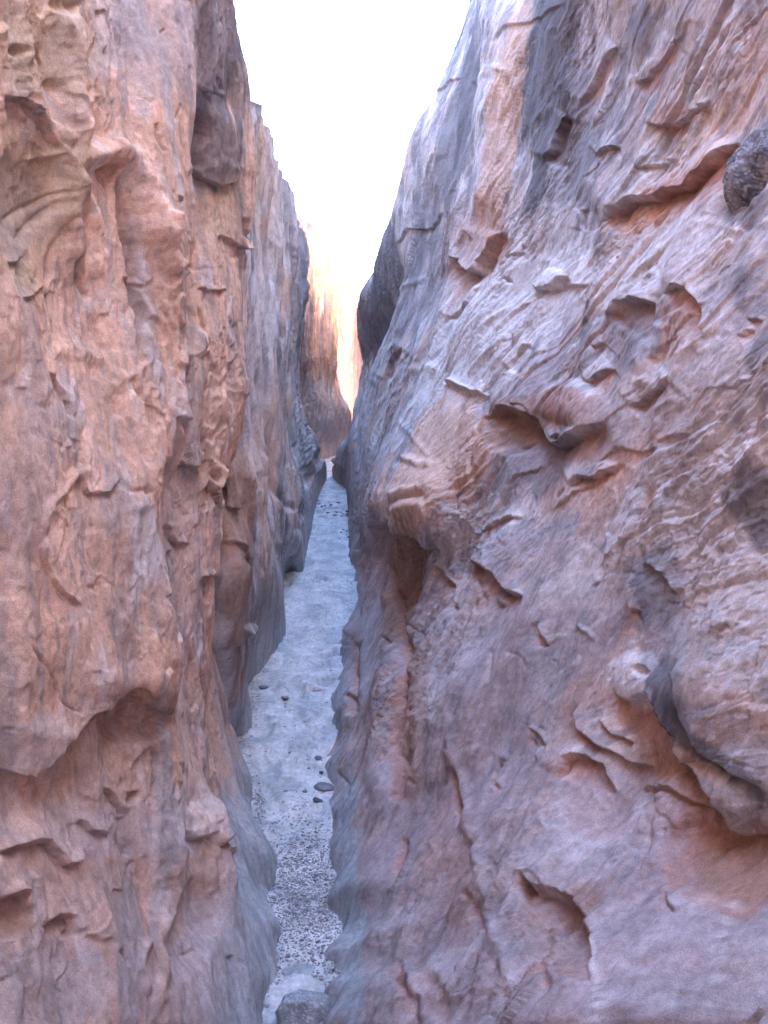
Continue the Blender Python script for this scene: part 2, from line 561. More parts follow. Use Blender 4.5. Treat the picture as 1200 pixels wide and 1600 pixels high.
L1F = [
    # limb-like ridges and the arch
    ('ridge', [(78, -20), (92, 60), (98, 130), (102, 200), (104, 250), (108, 320), (122, 400), (138, 450)], 20, 15),
    ('crack', [(35, -20), (46, 60), (72, 115), (86, 160), (98, 210), (100, 260)], 7, 5),
    ('ledge', [(-10, 148), (22, 155), (55, 180), (75, 212), (90, 238)], 8, 26, 9, 30),
    ('ledge', [(92, 236), (80, 246), (45, 250)][::-1], 3, 16, 6, 18),
    ('swell', (38, 300, 70, 95, 10), -10),
    ('swell', (340, 222, 44, 74, 0), 10),
    ('ledge', [(302, 256), (314, 280), (340, 292), (364, 284), (378, 258)], 6, 34, 10, 14, 0.4),
    ('ridge', [(110, 265), (135, 245), (165, 240), (195, 252), (212, 290), (222, 350), (238, 400)], 19, 15),
    ('ledge', [(146, 266), (165, 254), (186, 262)], 6, 18, 15, 26),
    ('crack', [(184, 262), (190, 300), (198, 360), (204, 430), (214, 500), (213, 575)], 15, 6),
    ('crack', [(160, 320), (158, 380), (165, 420)], 4, 5),
    ('crack', [(103, 295), (70, 322), (20, 346)], 5, 5),
    ('crack', [(104, 308), (75, 345), (35, 388)], 6, 6),
    ('crack', [(112, 330), (96, 380), (88, 440)], 5, 5),
    ('ledge', [(-5, 412), (22, 408), (48, 382)], 5, 14, 6, 14),
    ('ledge', [(30, 468), (55, 462), (82, 442)], 4, 14, 6, 14),
    ('swell', (92, 8, 22, 20, 0), -14),
    ('swell', (15, 78, 20, 12, 0), -9),
    ('ridge', [(228, 330), (236, 400), (252, 440)], 12, 9), ('ridge', [(100, 260), (118, 300), (150, 330), (158, 400), (150, 440)], 10, 9), ('ridge', [(60, 640), (80, 560), (120, 540), (170, 560), (190, 620)], 6, 12),
    ('crack', [(228, 200), (240, 246)], 4, 3),
    ('crack', [(122, 400), (138, 440), (150, 470)], 7, 4),
    ('ledge', [(190, 430), (205, 440), (222, 452)], 4, 12, 5, 12),
    ('ledge', [(66, 580), (90, 592), (104, 618), (118, 655)], 5, 16, 6, 14),
    ('crack', [(196, 585), (214, 630), (231, 682)], 7, 4),
    ('crack', [(150, 480), (168, 540), (172, 600)], 4, 4),
    ('ledge', [(120, 742), (136, 770), (170, 772), (182, 748)], 4, 14, 7, 14),
    ('ledge', [(64, 836), (72, 872), (92, 925), (130, 948)], 5, 16, 4, 12),
    ('ridge', [(64, 836), (70, 806), (96, 768), (118, 744), (150, 730)], 4, 7),
    ('ridge', [(232, 775), (205, 800), (200, 850), (212, 900), (190, 1010)], 5, 11),
    ('swell', (210, 760, 40, 50, 0), 5),
    # the nose and the hollow beneath it
    ('ledge', [(-10, 1212), (22, 1206), (50, 1212), (76, 1196), (100, 1170), (116, 1140), (135, 1116), (165, 1100), (195, 1082), (222, 1074), (243, 1088)], 10, 50, 13, 50),
    ('swell', (205, 1125, 55, 40, 0), -12),
    ('crack', [(50, 1000), (80, 1052), (106, 1104), (122, 1122)], 4, 2.5),
    # broken cusps low down
    ('ledge', [(160, 1232), (178, 1240), (196, 1272)], 5, 12, 9, 16),
    ('crack', [(205, 1236), (204, 1262)], 10, 5),
    ('ledge', [(118, 1278), (130, 1300), (146, 1298), (168, 1305)], 5, 14, 11, 16),
    ('ledge', [(0, 1332), (20, 1326), (44, 1318), (72, 1314), (88, 1330), (104, 1354), (120, 1350), (128, 1326)], 8, 20, 12, 22),
    ('crack', [(186, 1270), (192, 1310), (198, 1345)], 8, 7),
    ('ledge', [(282, 1296), (296, 1310), (312, 1308), (326, 1330), (346, 1300)], 8, 16, 9, 18),
    ('swell', (306, 1282, 22, 30, 0), 6),
    ('ledge', [(62, 1448), (82, 1434), (106, 1436), (118, 1462)], 6, 18, 12, 20),
    ('ledge', [(-10, 1420), (20, 1400), (42, 1396)], 8, 16, 20, 30),
    ('swell', (8, 1435, 40, 38, -30), -16),
    ('swell', (290, 1450, 48, 90, 12), -13),
    ('ridge', [(222, 1464), (214, 1490), (210, 1520), (232, 1560)], 8, 8),
    ('ridge', [(255, 1290), (262, 1380), (254, 1480), (246, 1600)], 9, 12),
    ('ledge', [(130, 1462), (148, 1478), (156, 1470)], 4, 9, 6, 10),
    # right-hand panel of the buttress
    ('ledge', [(262, 712), (276, 726), (290, 735), (303, 722), (308, 700)], 6, 14, 6, 12),
    ('ledge', [(318, 752), (330, 768), (345, 744), (354, 726)], 9, 16, 12, 16),
    ('ridge', [(330, 600), (338, 680), (328, 745)], 8, 10),
    ('crack', [(306, 590), (308, 680), (314, 748)], 5, 4),
    ('ledge', [(262, 818), (276, 846), (292, 852)], 5, 12, 7, 12),
    ('ledge', [(306, 905), (322, 904), (342, 892)], 6, 12, 10, 14),
    ('crack', [(250, 930), (258, 960), (272, 985)], 9, 5),
    ('crack', [(300, 480), (312, 540), (300, 560)], 4, 4),
    ('swell', (300, 538, 20, 26, 0), 7),
    ('ledge', [(302, 450), (322, 458), (342, 452)], 4, 10, 4, 10),
    ('ridge', [(322, 165), (306, 215), (300, 300), (292, 420)], 4, 5),
    ('crack', [(318, 168), (308, 205), (302, 268)], 14, 6),
    ('crack', [(288, 420), (287, 500), (277, 560), (273, 620)], 12, 4),
    ('ledge', [(372, 390), (384, 384), (386, 372)], 8, 10, 10, 12),
    ('crack', [(384, 338), (380, 360), (385, 395)], 9, 3),
]
L1C = [
    (340, 60, 60, 130, 0, 'dark', 0.62), (300, 40, 40, 120, 5, 'slate', 0.45), (345, 300, 40, 110, 0, 'tan', 0.4), (345, 235, 34, 50, 0, 'brown', 0.7), (250, 60, 120, 90, 0, 'mauve', 0.45),
    (340, 225, 45, 80, 0, 'slate', 0.6), (130, 60, 90, 70, 0, 'mauve', 0.5), (200, 90, 70, 90, 0, 'grey', 0.35),
    (40, 330, 90, 140, 10, 'tan', 0.7), (30, 340, 60, 80, 0, 'grey', 0.45), (60, 60, 90, 90, 0, 'tan', 0.55),
    (120, 700, 130, 160, 0, 'pink', 0.35), (30, 780, 50, 160, 0, 'grey', 0.3), (225, 840, 22, 60, 0, 'pale', 0.7),
    (110, 650, 22, 70, 0, 'grey', 0.4), (170, 790, 20, 60, 0, 'grey', 0.5), (280, 900, 40, 150, 0, 'mauve', 0.4),
    (60, 1160, 50, 40, -30, 'pale', 0.4), (200, 1130, 60, 60, 0, 'brown', 0.45), (20, 1430, 40, 40, 0, 'brown', 0.6),
    (150, 1300, 120, 60, 0, 'mauve', 0.45), (390, 1450, 50, 260, 0, 'silt', 0.75), (60, 1540, 120, 90, 0, 'grey', 0.45),
    (320, 1500, 60, 120, 0, 'mauve', 0.5), (190, 1480, 30, 160, 0, 'grey', 0.5), (300, 1280, 40, 50, 0, 'pale', 0.35),
    (240, 1290, 8, 200, 0, 'grey', 0.6), (372, 200, 14, 260, 0, 'dark', 0.5), (290, 620, 16, 120, 0, 'grey', 0.4),
]
G = wall_base(L1, L1W, (50, 860, 40), 'L')
L1F = [(f[0], f[1]) + tuple([f[2] * 1.35] + list(f[3:])) for f in L1F]
L1F += breaks(1, 55, (-20, -10, 390, 1560), lambda x, y: 92 + 14 * math.sin(x / 60 + y / 170), (20, 75), (1.2, 4.5), ('ledge', 'crack', 'ridge', 'ledge'))
L1F += breaks(2, 12, (-20, -10, 390, 1560), lambda x, y: 15 * math.sin(x / 40 + y / 90), (10, 34), (1.5, 5.0), ('ledge',))
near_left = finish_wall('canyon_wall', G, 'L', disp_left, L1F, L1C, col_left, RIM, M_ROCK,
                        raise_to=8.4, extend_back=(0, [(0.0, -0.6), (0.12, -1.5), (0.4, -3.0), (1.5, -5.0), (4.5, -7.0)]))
info(near_left, 'near salmon pink left canyon wall with arch-shaped grooves and hanging grey streaks', 'canyon wall', 'rock walls of the slot canyon', 'structure')

# ------------------------------------------------------------------ LEFT, middle wall with fins
L2 = [
    [(120, 320, 4.6), (600, 320, 4.1), (1000, 318, 3.9), (1150, 345, 4.5)],
    [(120, 360, 4.6), (500, 365, 4.25), (740, 360, 3.95), (900, 358, 3.82), (1000, 354, 3.95), (1100, 368, 4.5), (1150, 372, 4.7)],
    [(150, 388, 5.0), (400, 384, 4.8), (600, 381, 4.7), (740, 386, 4.35), (900, 388, 4.25), (985, 384, 4.4), (1050, 380, 4.8), (1100, 392, 4.95), (1134, 394, 4.85)],
    [(170, 396, 5.6), (400, 392, 5.5), (700, 396, 5.3), (850, 405, 5.2), (920, 404, 5.3), (1000, 400, 5.5), (1075, 387, 5.45)],
    [(215, 412, 6.2), (400, 408, 6.1), (600, 402, 6.0), (760, 405, 5.9), (850, 420, 6.0), (905, 437, 6.3), (975, 445, 6.55)],
    [(255, 430, 7.3), (400, 430, 7.2), (600, 425, 7.0), (750, 435, 7.1), (830, 446, 7.5), (890, 446, 8.4)],
    [(295, 447, 8.2), (400, 450, 8.1), (600, 438, 7.8), (720, 440, 7.8), (800, 462, 8.2), (882, 473, 8.55)],
    [(330, 459, 9.6), (450, 462, 9.4), (600, 450, 9.2), (700, 455, 9.3), (770, 478, 9.8), (828, 485, 10.3)],
    [(372, 472, 11.6), (395, 476, 11.6), (470, 474, 11.4), (536, 464, 11.3), (600, 462, 11.5), (630, 466, 11.8), (660, 478, 12.4), (690, 491, 13.0), (710, 505, 13.6), (735, 511, 14.4), (755, 508, 15.0)],
    [(385, 462, 12.8), (500, 455, 12.6), (640, 452, 13.0), (700, 485, 14.6), (755, 500, 15.5)],
    [(390, 430, 14.0), (700, 430, 15.5)],
]
L2W = [8, 26, 24, 24, 34, 30, 30, 30, 40, 12, 4]


def disp_mid(a, z, px, py, dep):
    d = 0.035 * fbm(a * 0.9, z * 0.5, 3, 71)
    w = 0.3 * noise(a * 1.4, z * 0.9, 72)
    # flutes that swing out to the foot
    d += 0.022 * ridged(a * 2.1 + 0.5 * w + 0.5 * z, z * 0.35 + w, 2, 73)
    n = fbm(a * 4.5 + 0.8 * z, z * 0.5, 3, 74)
    d += 0.024 * (terrace(n, 3, 0.4) - 0.6 * n)
    d += 0.014 * fbm(a * 9 + 1.5 * z, z * 1.0, 4, 75, 0.4) + 0.030 * fbm(a * 2.2, z * 1.7, 3, 76) + 0.010 * fbm(a * 7, z * 5, 2, 77)
    return d * sst(0.0, 1.3, z - floor_z(a) + 0.1)


def col_mid(a, z, px, py, n1, n2, rel):
    c = np.zeros(a.shape + (3,), np.float32) + 0.5 * C['mauve'] + 0.5 * C['pale']
    st = sst(-0.1, 0.3, fbm(a * 3.5 + 0.4 * z, z * 0.8, 4, 81))
    c += (C['grey'] - c) * (0.8 * st)[..., None]
    rd = sst(0.1, 0.4, fbm(a * 2.6, z * 0.7, 3, 84))
    c += (C['pink'] - c) * (0.7 * rd)[..., None]
    dk = sst(0.0, 0.35, fbm(a * 3.4, z * 0.5, 4, 82) + 0.10 * (z - 2))
    c += (C['slate'] - c) * (0.55 * dk)[..., None]
    fl = sst(0.1, 0.45, fbm(a * 9, z * 3.2, 4, 83))
    c += (C['pale'] - c) * (0.80 * fl)[..., None]
    return c


L2F = [
    ('crack', [(383, 745), (390, 800), (398, 850), (404, 900)], 5, 4),
    ('ledge', [(362, 1010), (376, 1000), (390, 985)], 6, 10, 9, 14),
    ('ledge', [(350, 790), (368, 800), (384, 795)], 4, 12, 6, 12),
    ('ledge', [(350, 850), (368, 855), (386, 880)], 4, 12, 6, 12),
    ('swell', (386, 985, 10, 14, 0), 7),
    ('crack', [(408, 700), (420, 760), (440, 790), (462, 800)], 6, 5),
    ('ridge', [(396, 700), (404, 770), (420, 830), (436, 870)], 5, 6),
    ('crack', [(458, 690), (462, 720), (470, 745)], 6, 4),
    ('swell', (466, 800, 9, 16, 0), -6), ('swell', (500, 715, 10, 22, 12), -7),
    ('swell', (478, 745, 12, 24, 20), -6),
    ('swell', (458, 850, 16, 26, 20), 5),
]
L2C = [
    (370, 900, 24, 180, 0, 'brown', 0.75), (430, 260, 40, 80, 30, 'pale', 0.5), (425, 340, 14, 120, -5, 'pink', 0.5),
    (468, 440, 12, 110, 0, 'slate', 0.7), (457, 540, 10, 90, 0, 'slate', 0.5), (405, 480, 24, 110, 10, 'pale', 0.5),
    (395, 620, 20, 120, 0, 'mauve', 0.5), (430, 620, 10, 120, 0, 'slate', 0.45), (410, 700, 26, 120, 10, 'pink', 0.4), (420, 950, 40, 60, 20, 'grey', 0.6),
    (480, 700, 24, 60, -30, 'silt', 0.5), (395, 260, 12, 90, 0, 'ochre', 0.5), (440, 330, 16, 60, 20, 'pale', 0.4),
]
RIM_MID = [(0.05, 0.03), (0.15, 0.06), (0.30, 0.10), (0.55, 0.3), (0.75, 1.2), (0.85, 2.6), (0.95, 4.2), (1.3, 5.4), (3, 5.8), (8, 6.0), (20, 6.0), (60, 6.0)]  # the high rows are an unseen cliff, added to shade the far right wall
G = wall_base(L2, L2W, (0, 560, 10), 'L', vis=(-1200, 1300), blur=5)
mid_left = finish_wall('canyon_wall', G, 'L', disp_mid, L2F, L2C, col_mid, RIM_MID, M_ROCK, a_k=1.0)
info(mid_left, 'left canyon wall beyond the pink one, streaked grey and dark, its fluted foot stepping into the sand', 'canyon wall', 'rock walls of the slot canyon', 'structure')

# ------------------------------------------------------------------ LEFT, sunlit wall
L3 = [
    [(250, 400, 13.5), (700, 420, 15.5)],
    [(290, 428, 13.8), (400, 440, 14.0), (640, 450, 15.5), (700, 480, 17)],
    [(325, 455, 14.6), (450, 462, 14.8), (560, 464, 15.2), (620, 470, 16), (660, 495, 17.0), (690, 512, 18)],
    [(350, 480, 15.6), (450, 482, 15.8), (560, 482, 16), (610, 492, 16.6), (650, 514, 17.6), (688, 524, 18.5)],
    [(372, 505, 16.8), (450, 503, 17), (560, 500, 17), (600, 508, 17.6), (640, 528, 18.4), (685, 536, 19.2)],
    [(395, 522, 18), (450, 525, 18), (540, 521, 18), (590, 519, 18.3), (620, 531, 18.8), (643, 543, 19.4), (682, 548, 20)],
    [(445, 518, 19.5), (540, 512, 19.5), (640, 530, 20.2), (690, 545, 21)],
    [(460, 490, 21), (690, 510, 22)],
]
L3W = [5, 16, 30, 34, 34, 34, 10, 4]
L3C = [
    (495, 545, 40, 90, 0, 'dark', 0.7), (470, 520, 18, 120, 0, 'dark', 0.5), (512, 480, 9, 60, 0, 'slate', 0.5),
    (505, 640, 40, 60, -35, 'silt', 0.75), (500, 400, 40, 60, 0, 'ochre', 0.5), (526, 470, 10, 80, 0, 'tan', 0.7),
]


def disp_far(a, z, px, py, dep):
    d = 0.05 * fbm(a * 0.5, z * 0.4, 3, 91)
    d += 0.03 * ridged(a * 1.6, z * 0.4, 3, 92)
    n = fbm(a * 3.2, z * 1.1, 3, 93)
    d += 0.04 * (terrace(n, 3, 0.3) - 0.5 * n)
    d += 0.03 * fbm(a * 8, z * 2.2, 4, 94)
    return d * sst(0.0, 0.8, z - 0.3)


def col_far(a, z, px, py, n1, n2, rel):
    c = np.zeros(a.shape + (3,), np.float32) + C['salmon']
    st = sst(-0.1, 0.3, fbm(a * 2.2, z * 0.5, 4, 95))
    c += (C['mauve'] - c) * (0.7 * st)[..., None]
    dk = sst(0.1, 0.4, fbm(a * 3.2, z * 0.4, 4, 96))
    c += (C['slate'] - c) * (0.7 * dk)[..., None]
    fl = sst(0.1, 0.45, fbm(a * 6, z * 2.2, 4, 97))
    c += (C['pale'] - c) * (0.55 * fl)[..., None]
    return c


G = wall_base(L3, L3W, (0, 300, 6), 'L', vis=(-1200, 1300), blur=3)
sun_left = finish_wall('canyon_wall', G, 'L', disp_far, [], L3C, col_far, RIM, M_ROCK, a_k=1.0)
info(sun_left, 'left canyon wall with sunlit cream top and dark blue foot, behind the streaked fluted wall', 'canyon wall', 'rock walls of the slot canyon', 'structure')

L4 = [
    [(360, 470, 23), (700, 480, 24)],
    [(380, 505, 23.6), (700, 505, 24)],
    [(398, 528, 24), (450, 530, 24), (640, 530, 24), (700, 535, 24)],
    [(405, 543, 24.6), (450, 545, 24.6), (500, 550, 24.4), (640, 545, 24.2), (700, 545, 24)],
    [(468, 556, 25.4), (520, 560, 25.2), (640, 560, 24.6), (700, 560, 24.4)],
    [(475, 575, 26), (700, 580, 25)],
    [(440, 640, 27), (700, 640, 26)],
]
G = wall_base(L4, [16, 24, 30, 36, 36, 20], (0, 220, 6), 'L', vis=(-1200, 1300), blur=2)
end_wall = finish_wall('canyon_wall', G, 'L', disp_far, [], [(550, 560, 60, 170, 0, 'red', 0.5), (556, 560, 14, 170, 0, 'mauve', 0.4)], col_far, RIM, M_ROCK)
info(end_wall, 'orange sunlit rock wall closing the far end of the slot', 'canyon wall', 'rock walls of the slot canyon', 'structure')

# ------------------------------------------------------------------ RIGHT, far dark bulge
R2 = [
    [(-1000, 1000, 12), (0, 800, 12), (300, 680, 14), (470, 600, 16), (700, 590, 17)],
    [(-1000, 960, 10), (0, 760, 10), (130, 715, 10.6), (290, 650, 12.2), (430, 598, 14), (490, 575, 14.8), (545, 585, 15.2), (640, 572, 15.6), (700, 565, 16)],
    [(-1000, 930, 8.4), (0, 739, 8.4), (60, 720, 8.6), (130, 690, 8.9), (210, 656, 9.4), (290, 640, 10), (330, 620, 10.4), (380, 601, 11), (430, 584, 11.8), (465, 565, 12.4), (490, 560, 12.8), (520, 563, 13.2), (545, 566, 13.5), (565, 570, 13.7), (600, 564, 13.8), (640, 556, 13.8), (680, 549, 14), (700, 530, 14.6), (725, 522, 15.2), (735, 520, 15.5)],
    [(-1000, 960, 7.6), (0, 765, 7.6), (200, 690, 8.2), (330, 640, 9.2), (400, 618, 9.9), (490, 590, 11.2), (545, 590, 12.4), (640, 570, 12.9), (700, 548, 13.2), (740, 540, 13.9)],
    [(-1000, 1010, 6.9), (0, 800, 6.9), (200, 735, 7.4), (330, 690, 8.2), (430, 650, 9.2), (500, 630, 10.4), (640, 600, 12.2), (740, 580, 13.4)],
    [(-1000, 1060, 6.6), (0, 850, 6.6), (200, 790, 7.2), (430, 700, 9.4), (640, 640, 12.2), (740, 620, 13.4)],
]
R2W = [8, 30, 60, 50, 24]


def disp_r2(a, z, px, py, dep):
    w = 0.3 * noise(a * 1.2, z * 0.9, 101)
    d = 0.02 * fbm(a * 0.8, z * 0.5, 3, 102) - 0.02
    d += 0.03 * ridged(a * 2.2 + w, z * 0.5, 3, 103)
    n = fbm(a * 4 + w + 0.5 * z, z * 1.0, 3, 104)
    d += 0.04 * (terrace(n, 3, 0.25) - 0.5 * n)
    d += 0.012 * fbm(a * 10 + z, z * 2.5, 4, 105)
    return d * sst(0.0, 0.5, z - 0.1)


def col_right(a, z, px, py, n1, n2, rel):
    c = np.zeros(a.shape + (3,), np.float32) + C['mauve']
    u = z * 0.92 + a * 0.40          # across the dipping beds
    v = a * 0.92 - z * 0.40
    t = sst(-0.45, 0.15, fbm(u * 2.6, v * 0.6, 4, 110) + 0.22 * (z - 1.6))
    c += (C['pale'] - c) * (0.85 * t)[..., None]
    g = sst(0.06, 0.46, fbm(u * 5.0, v * 1.5, 4, 111))
    c += (C['grey'] - c) * (0.5 * g)[..., None]
    r = sst(0.18, 0.48, fbm(u * 2.6 + 3, v * 0.9, 4, 112) - 0.08 * (z - 1.2))
    c += (C['pink'] - c) * (0.6 * r)[..., None]
    d = sst(0.20, 0.55, fbm(v * 2.3, u * 0.9, 4, 113) + 0.20 * (z - 2.4))
    c += (C['slate'] - c) * (0.7 * d)[..., None]
    f = sst(0.10, 0.5, fbm(u * 19, v * 5, 4, 114))
    c += (C['pale'] - c) * (0.50 * f)[..., None]
    f = sst(0.12, 0.5, fbm(u * 15, v * 4, 4, 115))
    c += (C['slate'] - c) * (0.55 * f)[..., None]
    lw = sst(1.15, 0.35, z + 0.35 * n1)  # low rock painted browner and darker, as shade put into the colour
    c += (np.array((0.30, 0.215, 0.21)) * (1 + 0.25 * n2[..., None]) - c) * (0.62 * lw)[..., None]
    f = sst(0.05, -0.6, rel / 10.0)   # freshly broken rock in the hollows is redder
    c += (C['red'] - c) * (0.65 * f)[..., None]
    return c


R2C = [(590, 500, 40, 70, 0, 'slate', 0.7), (700, 200, 60, 200, 18, 'slate', 0.6), (725, 170, 14, 170, 14, 'dark', 0.8), (640, 300, 14, 120, 20, 'dark', 0.6), (690, 60, 40, 110, 22, 'slate', 0.8),
       (650, 300, 30, 120, 15, 'grey', 0.4), (620, 380, 24, 90, 15, 'slate', 0.6), (555, 690, 30, 50, 0, 'silt', 0.8),
       (690, 190, 8, 60, 10, 'pink', 0.6), (600, 440, 40, 40, 0, 'slate', 0.5)]
G = wall_base(R2, R2W, (20, 560, 8), 'R', vis=(-60, 1300), blur=3)
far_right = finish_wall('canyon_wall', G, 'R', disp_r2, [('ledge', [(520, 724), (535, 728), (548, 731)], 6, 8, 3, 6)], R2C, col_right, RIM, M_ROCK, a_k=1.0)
info(far_right, 'far right canyon wall with a dark varnished bulge overhanging the gap', 'canyon wall', 'rock walls of the slot canyon', 'structure')

R3 = [
    [(330, 600, 26.5), (700, 590, 25)],
    [(300, 605, 23), (700, 595, 22)],
    [(250, 620, 19), (500, 610, 18.5), (700, 595, 18)],
    [(190, 690, 15.5), (500, 610, 15.0), (700, 590, 14.8)],
    [(100, 800, 12.5), (500, 680, 12.5), (700, 640, 12.5)],
]
G = wall_base(R3, [14, 16, 16, 12], (0, 120, 6), 'R', vis=(-1200, 1300), blur=2)
back_right = finish_wall('canyon_wall', G, 'R', disp_far, [], [], col_far, RIM, M_ROCK, a_k=1.0, raise_to=6.4)
info(back_right, 'right canyon wall beyond the dark varnished bulge, turning out of sight', 'canyon wall', 'rock walls of the slot canyon', 'structure')

# ------------------------------------------------------------------ RIGHT, the long leaning wall
R1 = [
    [(-1000, 1010, 10), (0, 790, 10), (300, 660, 12), (430, 690, 12), (600, 640, 13.5), (760, 600, 15)],
    [(-1000, 925, 8.2), (0, 736, 8.2), (60, 719, 8.4), (130, 687, 8.6), (210, 647, 9.1), (290, 622, 9.7), (330, 608, 10.0), (375, 612, 10.0), (431, 634, 9.6), (499, 612, 10.0), (547, 592, 10.5), (637, 561, 11.5), (675, 550, 11.8), (740, 543, 12), (775, 541, 12), (800, 547, 11.7)],
    [(-1000, 1010, 6.6), (0, 798, 6.6), (200, 730, 7.0), (400, 690, 7.4), (600, 625, 7.7), (750, 580, 8), (820, 560, 8.6), (875, 547, 8.9)],
    [(-1000, 1100, 5), (0, 880, 5), (200, 850, 5.1), (400, 790, 5.2), (600, 700, 5.25), (700, 634, 5.2), (780, 600, 5.1), (818, 604, 5.2), (850, 606, 5.9), (960, 560, 6.5), (995, 526, 6.42)],
    [(-1000, 1150, 4.4), (0, 950, 4.4), (200, 925, 4.4), (400, 870, 4.4), (600, 790, 4.3), (700, 720, 4.3), (800, 650, 4.4), (840, 655, 4.55), (880, 650, 5.0), (1000, 600, 5.1), (1060, 540, 5.3), (1110, 515, 5.1)],
    [(-1000, 1200, 3.8), (0, 1030, 3.8), (200, 1000, 3.8), (400, 950, 3.7), (600, 880, 3.6), (800, 780, 3.7), (1000, 680, 3.8), (1150, 562, 4.15), (1195, 503, 4.33)],
    [(-1000, 1240, 3.5), (0, 1075, 3.5), (300, 1028, 3.38), (600, 930, 3.25), (800, 840, 3.35), (1000, 735, 3.45), (1180, 606, 3.6), (1240, 540, 3.75), (1262, 508, 3.88)],
    [(-1000, 1280, 3.2), (0, 1120, 3.2), (300, 1080, 3.0), (600, 980, 2.9), (800, 900, 3.0), (1000, 790, 3.1), (1200, 650, 3.15), (1290, 560, 3.35), (1330, 510, 3.48)],
    [(-1000, 1330, 2.95), (0, 1175, 2.92), (300, 1140, 2.73), (600, 1045, 2.6), (800, 965, 2.72), (1000, 883, 2.8), (1200, 765, 2.82), (1330, 625, 2.88), (1380, 545, 3.0), (1410, 506, 3.14)],
    [(-1000, 1380, 2.7), (0, 1230, 2.65), (300, 1200, 2.5), (600, 1110, 2.35), (900, 1000, 2.5), (1050, 960, 2.44), (1150, 900, 2.46), (1400, 700, 2.42), (1460, 566, 2.68), (1490, 498, 2.84)],
    [(-1000, 1440, 2.45), (0, 1305, 2.42), (300, 1260, 2.25), (600, 1185, 2.15), (900, 1080, 2.22), (1080, 1012, 2.23), (1200, 965, 2.29), (1400, 800, 2.2), (1490, 660, 2.36), (1520, 560, 2.5), (1545, 496, 2.65)],
    [(-1000, 1500, 2.2), (0, 1380, 2.2), (600, 1260, 1.95), (900, 1160, 1.95), (1080, 1070, 2.03), (1200, 1050, 2.11), (1400, 900, 2.0), (1540, 660, 2.16), (1600, 492, 2.49)],
    [(-1000, 1650, 1.8), (0, 1550, 1.8), (600, 1430, 1.6), (1000, 1320, 1.6), (1230, 1220, 1.70), (1310, 1200, 1.77), (1450, 1080, 1.65), (1600, 880, 1.60), (1850, 490, 1.95)],
    [(-1000, 1850, 1.4), (0, 1750, 1.4), (600, 1650, 1.25), (1000, 1550, 1.2), (1250, 1500, 1.25), (1600, 1300, 1.25), (2000, 900, 1.3), (2300, 480, 1.25)],
]
R1W = [8, 60, 86, 86, 92, 50, 50, 52, 52, 50, 50, 84, 22]


def disp_right(a, z, px, py, dep):
    k = 1.0 - 0.35 * sst(4.5, 9.0, dep)
    w = 0.35 * noise(a * 1.3, z * 1.3, 121)
    u = z * 0.90 + a * 0.43 + 0.22 * w
    v = a * 0.90 - z * 0.43
    hi = sst(0.7, 1.7, z + 0.5 * w)                         # dipping beds above, water-worn flutes below
    rough = 0.22 + 0.78 * sst(-0.2, 0.4, fbm(u * 1.4, v * 0.8, 3, 120))
    d = 0.05 * fbm(a * 0.9, z * 1.0, 3, 122)
    n = fbm(u * 2.4, v * 0.45, 4, 123, 0.42)
    bed = 0.062 * (terrace(n, 2.6, 0.16 + 0.4 * sst(3.6, 5.2, dep)) - 0.72 * n) + 0.007 * ridged(u * 6, v * 0.8, 2, 124) + 0.006 * ridged(u * 13, v * 0.7, 2, 131)
    n = fbm(a * 4.6 + 1.0 * z, z * 1.2, 3, 125)
    flu = 0.042 * (terrace(n, 2.2, 0.25) - 0.6 * n) + 0.009 * ridged(a * 7 + 1.5 * z, z * 1.1, 2, 126)
    d += (bed * hi + flu * (1 - hi)) * rough
    n = fbm(u * 11, v * 2.6, 3, 127)
    d += 0.010 * (terrace(n, 2.2, 0.2) - 0.65 * n) * (0.45 + 0.55 * hi) * rough
    n = fbm(u * 24, v * 6, 3, 130)
    d += 0.0042 * (terrace(n, 2.0, 0.25) - 0.6 * n) * rough
    near = 1 - 0.85 * sst(4.6, 7.0, dep)
    d += 0.0030 * fbm(u * 30, v * 14, 3, 128) * (0.4 + 0.6 * rough) * near
    d -= 0.004 * sst(0.45, 0.8, noise(u * 24, v * 12, 129)) * rough * near
    st = sst(-0.2, 0.3, fbm(a * 2.0, z * 1.4, 2, 132))                  # combed, plucked patches
    d += 0.0038 * ridged(a * 20 + 3.5 * z + w, z * 2.6, 3, 133) * (1 - hi) * st * near
    d += 0.0018 * ridged(u * 22 + w, v * 3.2, 3, 134) * hi * st * near
    n = fbm(u * 8 + w, v * 3.4, 3, 135)
    d += 0.009 * (terrace(n, 2.6, 0.1) - 0.8 * n) * sst(0.0, 0.4, fbm(u * 1.8 + 7, v * 1.1, 2, 136)) * near
    return d * k * (0.12 + 0.88 * sst(0.0, 0.5, z)) + 0.024 * fbm(a * 4.1, z * 2.4, 4, 137) * (1 - 0.6 * sst(0.3, 0.9, z)) - 0.004


